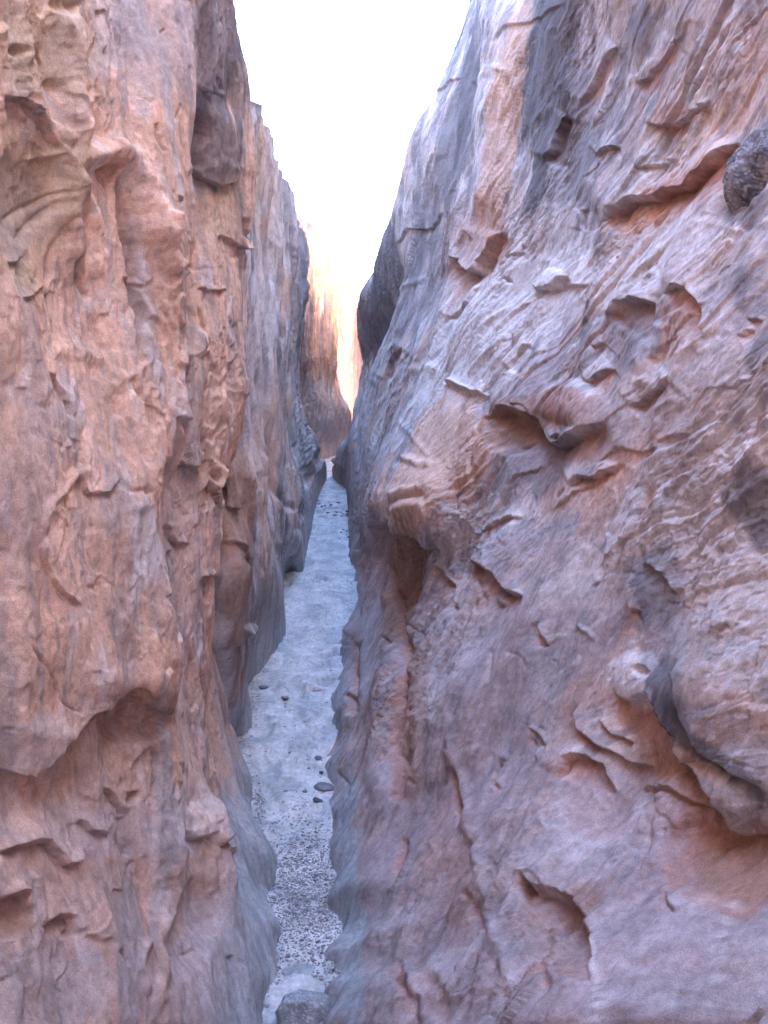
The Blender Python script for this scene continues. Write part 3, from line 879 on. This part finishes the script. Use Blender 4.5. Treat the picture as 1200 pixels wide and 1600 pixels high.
R1F = [
    # upper right ledges
    ('ledge', [(940, 350), (975, 322), (1005, 312), (1050, 297), (1082, 288), (1108, 268), (1134, 244), (1162, 222)], 13, 34, 20, 36),
    ('ledge', [(1012, 194), (1045, 196), (1070, 186), (1092, 172), (1120, 160)], 7, 18, 9, 18),
    ('ledge', [(1005, 270), (1030, 258), (1052, 245)], 5, 12, 6, 12),
    ('ledge', [(852, 256), (862, 236), (872, 214), (890, 176)], 8, 20, 12, 18),
    ('ledge', [(905, 168), (930, 132), (944, 104), (974, 70)], 6, 26, 5, 26),
    ('ledge', [(1000, 132), (1022, 122), (1042, 96), (1070, 66)], 5, 24, 5, 24),
    ('ledge', [(940, 250), (958, 238), (980, 232)], 6, 12, 7, 10),
    ('ridge', [(800, -20), (792, 100), (782, 200), (766, 290), (750, 350)], 9, 24),
    ('ledge', [(706, 400), (720, 412), (734, 428), (748, 422), (770, 392), (782, 360)], 14, 30, 16, 24),
    ('crack', [(716, 404), (714, 420)], 12, 5),
    ('ledge', [(828, 446), (850, 456), (868, 452), (890, 434)], 9, 14, 9, 16),
    ('swell', (856, 440, 30, 16, -25), 5),
    ('crack', [(795, 440), (806, 438)], 7, 3),
    ('ledge', [(962, 508), (980, 482), (1002, 474), (1040, 480)], 10, 24, 14, 30),
    ('ledge', [(1046, 462), (1066, 454), (1094, 460), (1112, 486), (1118, 540)], 8, 22, 12, 30),
    ('ridge', [(1042, 500), (1020, 560), (1000, 610)], 8, 12),
    ('ledge', [(985, 640), (1012, 616), (1036, 606), (1056, 590)], 7, 18, 11, 20),
    ('ledge', [(925, 600), (945, 590), (965, 575)], 6, 12, 7, 12),
    ('ledge', [(700, 500), (730, 470), (745, 440)], 4, 14, 5, 12),
    ('ledge', [(800, 580), (815, 560), (835, 538)], 6, 14, 7, 12),
    ('ledge', [(780, 520), (800, 490), (830, 470)], 4, 12, 4, 12),
    # hanging shelf and the hollow beneath
    ('swell', (900, 632, 66, 42, 12), 15),
    ('ledge', [(770, 655), (800, 646), (838, 652), (858, 676), (872, 697), (900, 690), (926, 672), (952, 656)], 15, 26, 18, 34),
    ('swell', (815, 680, 60, 34, -20), -16),
    ('ledge', [(696, 602), (722, 606), (746, 612), (772, 622)], 6, 10, 5, 14),
    ('ridge', [(692, 603), (716, 602), (740, 610), (772, 622)], 4, 2.5),
    ('crack', [(832, 682), (800, 714), (772, 752), (752, 792), (742, 806)], 7, 4),
    ('crack', [(742, 696), (732, 738), (706, 772), (688, 792)], 5, 5),
    ('ridge', [(744, 630), (712, 690), (690, 740), (660, 780)], 8, 16),
    ('ledge', [(888, 758), (904, 742), (930, 746), (954, 740), (962, 722)], 8, 20, 8, 16),
    ('crack', [(882, 762), (866, 776)], 4, 3),
    # the blunt nose over the brown recess
    ('swell', (645, 775, 60, 70, 20), 14),
    ('ridge', [(620, 716), (650, 722), (668, 716)], 7, 6),
    ('ridge', [(602, 770), (640, 768), (664, 760)], 5, 6),
    ('ridge', [(606, 800), (640, 792), (672, 788)], 5, 6),
    ('crack', [(602, 784), (640, 780), (668, 772)], 5, 3),
    ('ledge', [(598, 812), (612, 826), (634, 824), (656, 838), (680, 858)], 14, 22, 22, 46),
    ('crack', [(607, 870), (612, 920), (626, 950), (636, 1000), (640, 1060), (636, 1110)], 14, 6),
    ('swell', (632, 900, 26, 70, 0), -14),
    ('ledge', [(734, 842), (756, 826), (784, 814), (812, 810)], 4, 12, 6, 10),
    ('ledge', [(724, 878), (756, 884), (774, 900), (790, 926), (816, 928)], 10, 26, 12, 24),
    ('swell', (781, 936, 10, 12, 0), 8),
    ('ledge', [(680, 880), (700, 900), (716, 950)], 6, 20, 6, 14),
    ('ledge', [(855, 972), (862, 1000), (866, 1012)], 6, 10, 10, 12),
    ('ridge', [(912, 980), (926, 988), (934, 1000)], 4, 3),
    ('crack', [(924, 920), (940, 906), (954, 896)], 4, 3),
    ('ledge', [(1010, 760), (990, 830), (960, 900)][::-1], 6, 26, 4, 20),
    # white lump, long overhang, slabs
    ('swell', (1000, 1060, 48, 44, 0), 12),
    ('swell', (1012, 1052, 20, 12, 20), -10),
    ('ledge', [(958, 1074), (966, 1088), (992, 1096), (1022, 1088), (1050, 1122), (1076, 1146), (1090, 1196), (1120, 1232), (1150, 1262), (1176, 1288), (1215, 1304)], 15, 40, 24, 46, 0.6),
    ('ledge', [(1056, 1020), (1066, 1070), (1092, 1124), (1130, 1178), (1166, 1210), (1220, 1236)], 15, 80, 9, 14, 0.5),
    ('swell', (1180, 1090, 110, 120, 0), 8),
    ('ledge', [(1024, 880), (1044, 900), (1058, 930)], 8, 16, 6, 14),
    ('ledge', [(900, 1100), (908, 1146), (936, 1162), (966, 1180), (990, 1192), (1020, 1200)], 9, 22, 9, 26),
    ('ledge', [(940, 1120), (960, 1150), (990, 1164)], 6, 14, 6, 14),
    ('ledge', [(866, 1214), (882, 1186), (914, 1182), (944, 1196), (962, 1232)], 10, 26, 14, 44),
    ('ledge', [(990, 1222), (1024, 1228), (1060, 1240), (1110, 1262), (1160, 1284)], 6, 20, 8, 18),
    ('crack', [(1044, 1244), (1026, 1258), (1022, 1300), (1018, 1340), (1010, 1376), (994, 1396)], 9, 4),
    ('swell', (1140, 1350, 110, 110, 30), -22),
    ('swell', (930, 1260, 60, 60, 0), -9),
    # jagged alcove
    ('ledge', [(806, 1398), (824, 1378), (842, 1394), (870, 1390), (898, 1412), (926, 1444), (940, 1490), (934, 1560)], 9, 26, 28, 60),
    ('swell', (880, 1470, 50, 80, -25), -12),
    ('ridge', [(846, 1420), (866, 1480), (880, 1560)], 7, 7),
    ('crack', [(846, 1500), (862, 1530), (868, 1560)], 8, 5),
    # fins at the left foot of the wall
    ('crack', [(780, 1236), (774, 1224), (786, 1196)], 8, 3),
    ('crack', [(698, 1196), (708, 1240), (720, 1292)], 12, 6),
    ('crack', [(724, 1390), (736, 1420), (748, 1450)], 10, 7),
    ('ridge', [(700, 1100), (704, 1180), (728, 1270), (748, 1350), (760, 1420), (790, 1500), (812, 1600)], 8, 9),
    ('ridge', [(616, 990), (608, 1080), (590, 1180), (580, 1250)], 8, 14),
    ('crack', [(556, 1000), (556, 1060), (548, 1120)], 10, 6),
    ('crack', [(542, 1080), (556, 1120)], 10, 5),
    ('crack', [(640, 1080), (634, 1160), (610, 1260)], 12, 12),
    ('crack', [(620, 1296), (604, 1360), (600, 1390)], 9, 5),
    ('crack', [(604, 1500), (622, 1550), (640, 1600)], 10, 8),
    ('swell', (660, 1540, 26, 70, -15), -9),
]
R1C = [
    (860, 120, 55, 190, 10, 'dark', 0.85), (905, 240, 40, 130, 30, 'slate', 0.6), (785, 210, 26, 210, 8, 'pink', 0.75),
    (748, 370, 36, 60, 10, 'red', 0.55), (735, 460, 30, 60, 30, 'pink', 0.5), (1080, 290, 90, 22, -25, 'red', 0.75),
    (1000, 340, 60, 22, -25, 'pink', 0.6), (1060, 180, 40, 16, -20, 'red', 0.5), (950, 60, 60, 120, 20, 'mauve', 0.4),
    (1150, 80, 70, 90, 20, 'mauve', 0.5), (1010, 60, 30, 80, 35, 'dark', 0.4),
    (1000, 400, 150, 45, -25, 'pale', 0.75), (800, 500, 80, 170, 42, 'pale', 0.95), (700, 600, 40, 90, 30, 'pale', 0.8), (1100, 400, 110, 60, -20, 'pale', 0.7), (940, 460, 80, 50, -20, 'pale', 0.6),
    (1180, 330, 40, 50, 0, 'dark', 0.6), (1080, 520, 40, 60, 10, 'red', 0.65), (1000, 530, 40, 60, 30, 'slate', 0.55),
    (840, 700, 90, 60, -30, 'slate', 0.65), (690, 720, 70, 90, 30, 'brown', 0.35), (700, 700, 60, 100, 30, 'pink', 0.75),
    (820, 660, 60, 30, -10, 'brown', 0.6), (900, 640, 55, 35, 10, 'red', 0.55), (640, 780, 50, 50, 0, 'pink', 0.7),
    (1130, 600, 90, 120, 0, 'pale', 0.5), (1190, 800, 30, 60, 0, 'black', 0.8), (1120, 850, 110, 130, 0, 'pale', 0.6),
    (1160, 700, 60, 30, 20, 'pale', 0.6), (1030, 920, 34, 70, 10, 'slate', 0.7), (1010, 890, 26, 30, 0, 'slate', 0.5),
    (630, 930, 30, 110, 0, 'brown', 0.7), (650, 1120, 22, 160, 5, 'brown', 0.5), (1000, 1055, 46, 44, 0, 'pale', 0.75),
    (1080, 1230, 90, 70, 35, 'brown', 0.6), (1150, 1340, 90, 80, 20, 'brown', 0.85), (1080, 1180, 60, 20, 45, 'slate', 0.3),
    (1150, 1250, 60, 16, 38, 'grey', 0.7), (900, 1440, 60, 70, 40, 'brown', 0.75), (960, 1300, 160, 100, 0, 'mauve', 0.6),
    (760, 1000, 80, 120, 0, 'mauve', 0.5), (700, 1350, 50, 120, 0, 'red', 0.3), (840, 1100, 60, 120, 20, 'grey', 0.35),
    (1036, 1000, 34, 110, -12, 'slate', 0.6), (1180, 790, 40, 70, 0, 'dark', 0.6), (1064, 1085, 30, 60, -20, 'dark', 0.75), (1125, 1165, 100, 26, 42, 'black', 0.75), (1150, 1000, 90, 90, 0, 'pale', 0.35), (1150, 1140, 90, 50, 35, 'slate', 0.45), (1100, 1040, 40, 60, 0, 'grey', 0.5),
    (700, 250, 30, 200, 14, 'slate', 0.8), (735, 120, 14, 140, 10, 'dark', 0.6), (660, 430, 30, 120, 20, 'slate', 0.5), (990, 650, 70, 60, -30, 'mauve', 0.4), (545, 1430, 22, 220, 0, 'silt', 0.9), (700, 1500, 90, 120, 0, 'mauve', 0.6), (1000, 1500, 160, 120, 0, 'mauve', 0.55),
    (945, 1540, 7, 90, 0, 'pale', 0.6), (1130, 1510, 9, 100, 15, 'pale', 0.5), (1100, 1570, 120, 40, 0, 'grey', 0.35),
    (590, 1480, 22, 160, 0, 'grey', 0.4), (580, 950, 24, 160, 0, 'mauve', 0.5), (900, 780, 60, 26, -20, 'pink', 0.4),
    (820, 860, 80, 40, -20, 'mauve', 0.5), (960, 760, 26, 100, 35, 'pink', 0.45),
]
G = wall_base(R1, R1W, (40, 880, 40), 'R')
def grain(x, y):
    up = 58 - 14 * min(max((x - 700) / 500, 0), 1)
    lo = 100 + 8 * math.sin(x / 90)
    t = min(max((y - 780) / 300, 0), 1)
    return up * (1 - t) + lo * t


R1F += breaks(13, 110, (560, -10, 1210, 900), grain, (50, 190), (0.8, 3.0), ('ledge', 'ridge', 'ridge'))
R1F += breaks(4, 10, (780, -10, 1210, 1000), lambda x, y: 24, (12, 40), (2.0, 6.0), ('ledge',))
R1F += breaks(5, 60, (520, 850, 1210, 1600), grain, (24, 100), (1.2, 4.5), ('ledge', 'crack', 'ridge'))
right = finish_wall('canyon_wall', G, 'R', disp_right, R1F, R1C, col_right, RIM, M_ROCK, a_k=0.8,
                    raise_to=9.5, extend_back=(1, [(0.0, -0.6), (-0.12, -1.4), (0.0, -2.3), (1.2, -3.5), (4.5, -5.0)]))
info(right, 'long leaning right canyon wall, lavender and pink with broken ledges and overhangs', 'canyon wall', 'rock walls of the slot canyon', 'structure')


# ------------------------------------------------------------------ rounded rocks
def blob(name, seed, r, sub=(48, 32), rough=0.12, base='mauve', spots=None, flat=0.0, mat=None, facets=0, bias=(0, 0, 0)):
    """one rock as a closed surface; r = half sizes"""
    nu, nv = sub
    th = np.linspace(0, 2 * np.pi, nu, endpoint=False)
    ph = np.linspace(0.02, np.pi - 0.02, nv)
    T, Pp = np.meshgrid(th, ph, indexing='ij')
    d = np.stack([np.sin(Pp) * np.cos(T), np.sin(Pp) * np.sin(T), np.cos(Pp)], -1)
    rg = np.random.default_rng(seed)
    rad = np.ones(T.shape)
    for _ in range(facets):                       # broken planes
        n = rg.normal(size=3); n /= np.linalg.norm(n)
        h = rg.uniform(0.62, 0.9)
        dd = (d * n).sum(-1)
        rad = np.where(dd * rad > h, h / np.maximum(dd, 1e-3), rad)
    o = rg.uniform(0, 50, 3)
    for k, (f, am) in enumerate([(1.2, 1.0), (2.6, 0.55), (6, 0.28), (13, 0.12)]):
        q = d * f + o
        rad = rad + rough * am * (noise(q[..., 0] + 0.7 * q[..., 2], q[..., 1] - 0.6 * q[..., 2], seed % 50 + k) +
                                  noise(q[..., 1] + 31, q[..., 2] + 0.3 * q[..., 0], seed % 50 + 20 + k)) * 0.6
    V = d * rad[..., None] * np.array(r)
    cn = noise(d[..., 0] * 3 + d[..., 2] * 2 + o[0], d[..., 1] * 3 + o[1], 77)
    cn2 = fbm(d[..., 0] * 9 + d[..., 2] * 5 + o[0], d[..., 1] * 9 + d[..., 2] * 4, 3, 78)
    col = np.zeros(T.shape + (3,), np.float32) + (C[base] if isinstance(base, str) else np.array(base, np.float32))
    if spots:
        cn3 = fbm(d[..., 0] * 30 + d[..., 1] * 17, d[..., 2] * 30 - d[..., 1] * 11, 3, 79)
        col += (C[spots[0]] - col) * (spots[1] * sst(spots[2], spots[2] + 0.5, 0.6 * cn + 0.4 * cn2 + 0.35 * cn3 + (d * np.array(bias)).sum(-1)))[..., None]
        col += (C['pale'] - col) * (0.5 * sst(0.1, 0.6, cn2 - 0.5 * cn3))[..., None]
    i = np.arange(nu)
    f = []
    I, J = np.meshgrid(np.arange(nu), np.arange(nv - 1), indexing='ij')
    I2 = (I + 1) % nu
    f = np.stack([I * nv + J, I * nv + J + 1, I2 * nv + J + 1, I2 * nv + J], -1).reshape(-1, 4)
    return mesh_from(name, V, f, mat or M_ROCK, np.clip(col, 0.02, 0.8))


def rock_part(name, px, py, Y, r, rot, seed, parent, **kw):
    o = new_object(name, blob(name, seed, r, **kw), parent)
    o.location = at(px, py, Y)
    o.rotation_euler = rot
    return o


knob2 = rock_part('rock_knob', 1218, 276, 2.54, (0.115, 0.16, 0.13), (0, 0.2, 0.3), 21, right, sub=(130, 90), base='slate', spots=('black', 0.8, -0.2), rough=0.16)
knob2['label'] = 'dark rounded knob at the upper edge'

# ------------------------------------------------------------------ floor of sand
ny, nx = 900, 170
yy = np.concatenate([[-16, -8, -3, 0, 1.0, 1.6], np.geomspace(2.0, 24, ny - 10), [26, 30, 34, 40]])
uu = np.linspace(0, 1, nx)
cx = np.interp(yy, [0, 2.5, 3.5, 4.5, 6, 9, 12, 16, 20, 26], [-0.2, -0.22, -0.26, -0.42, -0.5, -0.6, -0.66, -0.8, -0.9, -1.2])
hw = np.interp(yy, [0, 2.5, 3.5, 4.5, 6, 9, 12, 16, 20, 26], [0.5, 0.28, 0.34, 0.45, 0.5, 0.6, 0.7, 1.2, 2.0, 4.0])
FX = cx[:, None] + hw[:, None] * (uu[None] * 2 - 1)
FY = np.repeat(yy[:, None], nx, 1)
FZ = floor_z(FY) - 0.012
px, py, dep = proj(np.stack([FX, FY, FZ], -1))
H = 0.016 * fbm(FX * 3, FY * 2.2, 3, 201) + 0.007 * fbm(FX * 11, FY * 9, 3, 202) + 0.0015 * fbm(FX * 60, FY * 45, 2, 203)
rip = np.sin((FY * 1.0 + FX * 0.9) * 95 + 2.5 * noise(FX * 6, FY * 5, 204))
H += 0.009 * rip * np.exp(-((px - 490) / 22) ** 2 - ((py - 1145) / 30) ** 2)
d_, sg_, t_ = seg_dist(px + 3 * noise(px / 9, py / 9, 3), py + 2 * noise(px / 7, py / 7, 4), [(385, 1172), (420, 1180), (455, 1190), (480, 1200), (500, 1206)])
H += 0.016 * np.exp(-(d_ / 9) ** 2) * (0.4 + sst(-3, 3, sg_))
for (qx, qy, rx, ry) in [(415, 1062, 13, 6), (445, 1090, 12, 5), (500, 1066, 14, 5), (470, 1030, 13, 5), (430, 1005, 11, 4), (480, 990, 11, 4),
                         (455, 950, 10, 4), (500, 930, 10, 4), (470, 900, 9, 3), (505, 880, 9, 3), (495, 1120, 13, 6), (440, 1130, 13, 6),
                         (450, 1230, 16, 10), (490, 1270, 16, 10), (500, 850, 8, 3), (520, 960, 9, 4)]:
    q = ((px - qx) / rx) ** 2 + ((py - qy) / ry) ** 2
    H += 0.022 * (-np.exp(-q * 1.4) + 0.45 * np.exp(-(np.sqrt(q) - 1.35) ** 2 * 6))
rf = np.random.default_rng(9)
for _ in range(110):
    fy = rf.uniform(3.3, 13.0)
    fx = np.interp(fy, yy, cx) + rf.uniform(-0.5, 0.5) * np.interp(fy, yy, hw)
    an = rf.normal() * 0.5
    ca, sa = math.cos(an), math.sin(an)
    j0, j1 = np.searchsorted(yy, [fy - 0.4, fy + 0.4])
    qx, qy = FX[j0:j1] - fx, FY[j0:j1] - fy
    q = ((qx * ca + qy * sa) / 0.05) ** 2 + ((-qx * sa + qy * ca) / rf.uniform(0.09, 0.15)) ** 2
    H[j0:j1] += rf.uniform(0.008, 0.02) * (-np.exp(-q * q) + 0.5 * np.exp(-(np.sqrt(q) - 1.35) ** 2 * 7))
H += 0.012 * noise(FX * 24, FY * 18, 205) * sst(-0.1, 0.6, noise(FX * 4, FY * 3, 206))
FZ = FZ + H * np.clip(yy / 2, 0, 1)[:, None]
n1 = fbm(FX * 5, FY * 4, 3, 210)
n2 = fbm(FX * 40, FY * 30, 3, 211)
col = np.zeros(FX.shape + (3,), np.float32) + C['sand']
col += (C['silt'] - col) * (0.6 * sst(-0.2, 0.5, n1))[..., None]
gv = sst(0.35, 0.75, n2)
col += (C['slate'] - col) * (0.35 * gv)[..., None]
sand = new_object('sand_floor', mesh_from('sand_floor', np.stack([FX, FY, FZ], -1), grid_faces(ny, nx), M_SAND, col))
sand['kind'] = 'structure'
sand['label'] = 'pale rippled sand of the narrow canyon floor with footprints'

# open slickrock country round the slot, out of sight below the rims
terrain_v, terrain_f = [], []
xs = np.array([-160, -60, 60, 160.0]); ys = np.array([-160, -60, 90, 200.0])
TX, TY = np.meshgrid(xs, ys, indexing='ij')
TV = np.stack([TX, TY, np.full_like(TX, -0.6)], -1)
terr = new_object('terrain', mesh_from('terrain', TV, grid_faces(4, 4), M_ROCK, np.zeros((4, 4, 3), np.float32) + C['tan'], smooth=False))
terr['kind'] = 'structure'

# ------------------------------------------------------------------ gravel (nobody could count it)
ico = [(0, 0, 1), (0.894, 0, 0.447), (0.276, 0.851, 0.447), (-0.724, 0.526, 0.447), (-0.724, -0.526, 0.447), (0.276, -0.851, 0.447),
       (0.724, 0.526, -0.447), (-0.276, 0.851, -0.447), (-0.894, 0, -0.447), (-0.276, -0.851, -0.447), (0.724, -0.526, -0.447), (0, 0, -1)]
icf = [(0, 1, 2), (0, 2, 3), (0, 3, 4), (0, 4, 5), (0, 5, 1), (1, 6, 2), (2, 7, 3), (3, 8, 4), (4, 9, 5), (5, 10, 1), (2, 6, 7), (3, 7, 8), (4, 8, 9), (5, 9, 10), (1, 10, 6), (11, 7, 6), (11, 8, 7), (11, 9, 8), (11, 10, 9), (11, 6, 10)]
ico = np.array(ico, np.float32); icf = np.array(icf, np.int32)


def floor_height(x, y):
    j = int(np.clip(np.searchsorted(yy, y), 1, ny - 1))
    c = np.interp(y, yy, cx); h = np.interp(y, yy, hw)
    i = int(np.clip((x - c + h) / (2 * h) * (nx - 1), 0, nx - 1))
    return float(FZ[j, i])


gvv, gff, gcc = [], [], []
tint = [C['slate'] * 1.5, C['grey'], C['silt'], C['silt'], C['slate'], C['pale'] * 0.8, C['mauve']]
k = 0
for _ in range(230000):
    if k >= 16000:
        break
    y = random.uniform(2.3, 9.0)
    x = float(np.interp(y, yy, cx)) + random.uniform(-1, 1) * float(np.interp(y, yy, hw))
    p_, q_, _d = proj(np.array([x, y, 0.0]))
    dens = math.exp(-((q_ - 1390) / 85.0) ** 2 * 1.0) * (0.35 + 0.65 * math.exp(-((p_ - 480) / 45.0) ** 4))
    ed = abs(x - float(np.interp(y, yy, cx))) / float(np.interp(y, yy, hw))
    dens = max(dens, 0.10 * (ed > 0.45), 0.5 * math.exp(-((p_ - 405) / 9.0) ** 2 - ((q_ - 1260) / 30.0) ** 2), 0.4 * math.exp(-((q_ - 1510) / 60) ** 2), 0.012)
    if random.random() > dens or ((p_ - 468) / 50.0) ** 2 + ((q_ - 1570) / 52.0) ** 2 < 1:
        continue
    s = random.uniform(0.0018, 0.0042) * (1 + (random.random() < 0.06) * 0.8)
    a_ = random.uniform(0, 6.28)
    sc = np.array([s * random.uniform(0.8, 1.5), s * random.uniform(0.7, 1.1), s * random.uniform(0.45, 0.8)])
    v = ico * sc * rng.uniform(0.8, 1.2, (12, 1))
    ca, sa = math.cos(a_), math.sin(a_)
    v = np.stack([v[:, 0] * ca - v[:, 1] * sa, v[:, 0] * sa + v[:, 1] * ca, v[:, 2]], -1) + (x, y, floor_height(x, y) + s * 0.2)
    gvv.append(v); gff.append(icf + 12 * k); gcc.append(np.repeat((random.choice(tint) * random.uniform(0.7, 1.1))[None], 12, 0)); k += 1
gr = new_object('gravel', mesh_from('gravel', np.concatenate(gvv), np.concatenate(gff), M_STONE, np.concatenate(gcc), smooth=False))
gr['kind'] = 'stuff'
info(gr, 'fine dark gravel strewn over the sand of the canyon floor', 'gravel')


# ------------------------------------------------------------------ loose stones
def stone(px, py, w, h, seed, label, group=None, base='slate', sub=(18, 12), rot=None, sink=0.3, dpt=None, name='stone', rough=0.14, facets=5, cat='stone', spots=None):
    p = on_floor(px, py)
    s = float(p[1]) / F
    rw, rh = w * s / 2, h * s / 2
    me = blob(name, seed, (rw, dpt or rw * 0.75, rh), sub=sub, base=base, rough=rough, mat=M_STONE, facets=facets, spots=spots)
    o = new_object(name, me)
    o.location = (p[0], p[1], floor_height(p[0], p[1]) + rh * (1 - 2 * sink))
    o.rotation_euler = rot or (0, 0, random.uniform(-0.5, 0.5))
    info(o, label, cat, group)
    return o


stone(470, 1584, 104, 84, 101, 'large blue-grey angular rock on the gravel at the bottom of the slot', base=(0.25, 0.27, 0.29), sub=(90, 60), rough=0.08, facets=14, sink=0.34, name='rock', cat='rock', spots=('slate', 0.5, 0.1), rot=(0.15, 0.1, 0.3))
stone(470, 1512, 62, 16, 102, 'low flat rock half buried in gravel just behind the large angular rock', base='silt', sub=(60, 30), rough=0.10, facets=6, sink=0.6, name='rock', cat='rock', rot=(0.1, 0.05, 0.1))
stone(507, 1228, 34, 15, 103, 'flat slate-coloured stone lying across the right edge of the sand', base='slate', sub=(30, 18), sink=0.3, rot=(0, 0.08, -0.2))
stone(497, 1250, 19, 9, 104, 'short dark stone just below the flat slate-coloured one', base='dark', sub=(24, 14), rot=(0, 0.25, -0.3))
stone(498, 1186, 12, 9, 105, 'small round dark stone above the flat slate-coloured one', base='slate', sub=(24, 14))
stone(448, 1232, 13, 9, 106, 'small dark stone in the middle of the sand above the gravel', base='slate', sub=(24, 14))
stone(476, 1236, 9, 7, 107, 'tiny stone left of the flat slate-coloured one', base='slate', sub=(20, 12))
stone(502, 1206, 8, 6, 108, 'tiny stone between the round stone and the flat one', base='dark', sub=(20, 12))
stone(446, 1084, 15, 4, 109, 'short brown stick-like stone in the middle of the pale sand', base='slate', sub=(24, 12), sink=0.1)
stone(412, 1072, 18, 4, 110, 'long thin brown splinter on the left side of the pale sand', base='slate', sub=(24, 12), sink=0.1, rot=(0, 0, 0.15))
stone(410, 1064, 9, 7, 111, 'small brown crumb touching the long thin splinter', base='mauve', sub=(20, 12), sink=0.1)
stone(495, 1072, 16, 5, 112, 'low pinkish stone near the right wall in the pale sand', base='mauve', sub=(24, 12), sink=0.4)
stone(455, 1180, 9, 5, 113, 'tiny dark stone on the crest of the sand bank', base='dark', sub=(20, 12))
stone(466, 846, 9, 3.5, 114, 'thin dark stone on the pale sand beyond the bend', base='slate', sub=(20, 12))

rg = np.random.default_rng(5)
GRP = 'reddish stones in the rubble band across the far sand'
proto = []
for i in range(5):
    proto.append(blob('stone', 300 + i, (0.5, 0.42, 0.28), sub=(12, 8), base=['mauve', 'slate', 'grey', 'mauve', 'dark'][i], rough=0.14, mat=M_STONE, facets=5))
for i in range(62):
    t = rg.random()
    qx = 482 + t * 64
    qy = 782 + 26 * t * 0.9 + rg.normal() * 5.5
    if i > 50:
        qx, qy = rg.uniform(526, 546), rg.uniform(826, 846)
    p = on_floor(qx, qy)
    w = rg.uniform(2.5, 7.5) * p[1] / F
    o = new_object('stone', proto[rg.integers(5)])
    o.scale = (w, w, w * rg.uniform(0.6, 1.1))
    o.rotation_euler = (rg.uniform(-0.3, 0.3), rg.uniform(-0.3, 0.3), rg.uniform(0, 6))
    o.location = (p[0], p[1], floor_height(p[0], p[1]) + w * 0.12)
    if i > 50:
        info(o, 'small stone in the dark cluster by the right wall, nearer than the rubble band', 'stone', 'dark stones clustered by the right wall')
    else:
        info(o, 'small reddish grey stone in the rubble band crossing the far sand', 'stone', GRP)
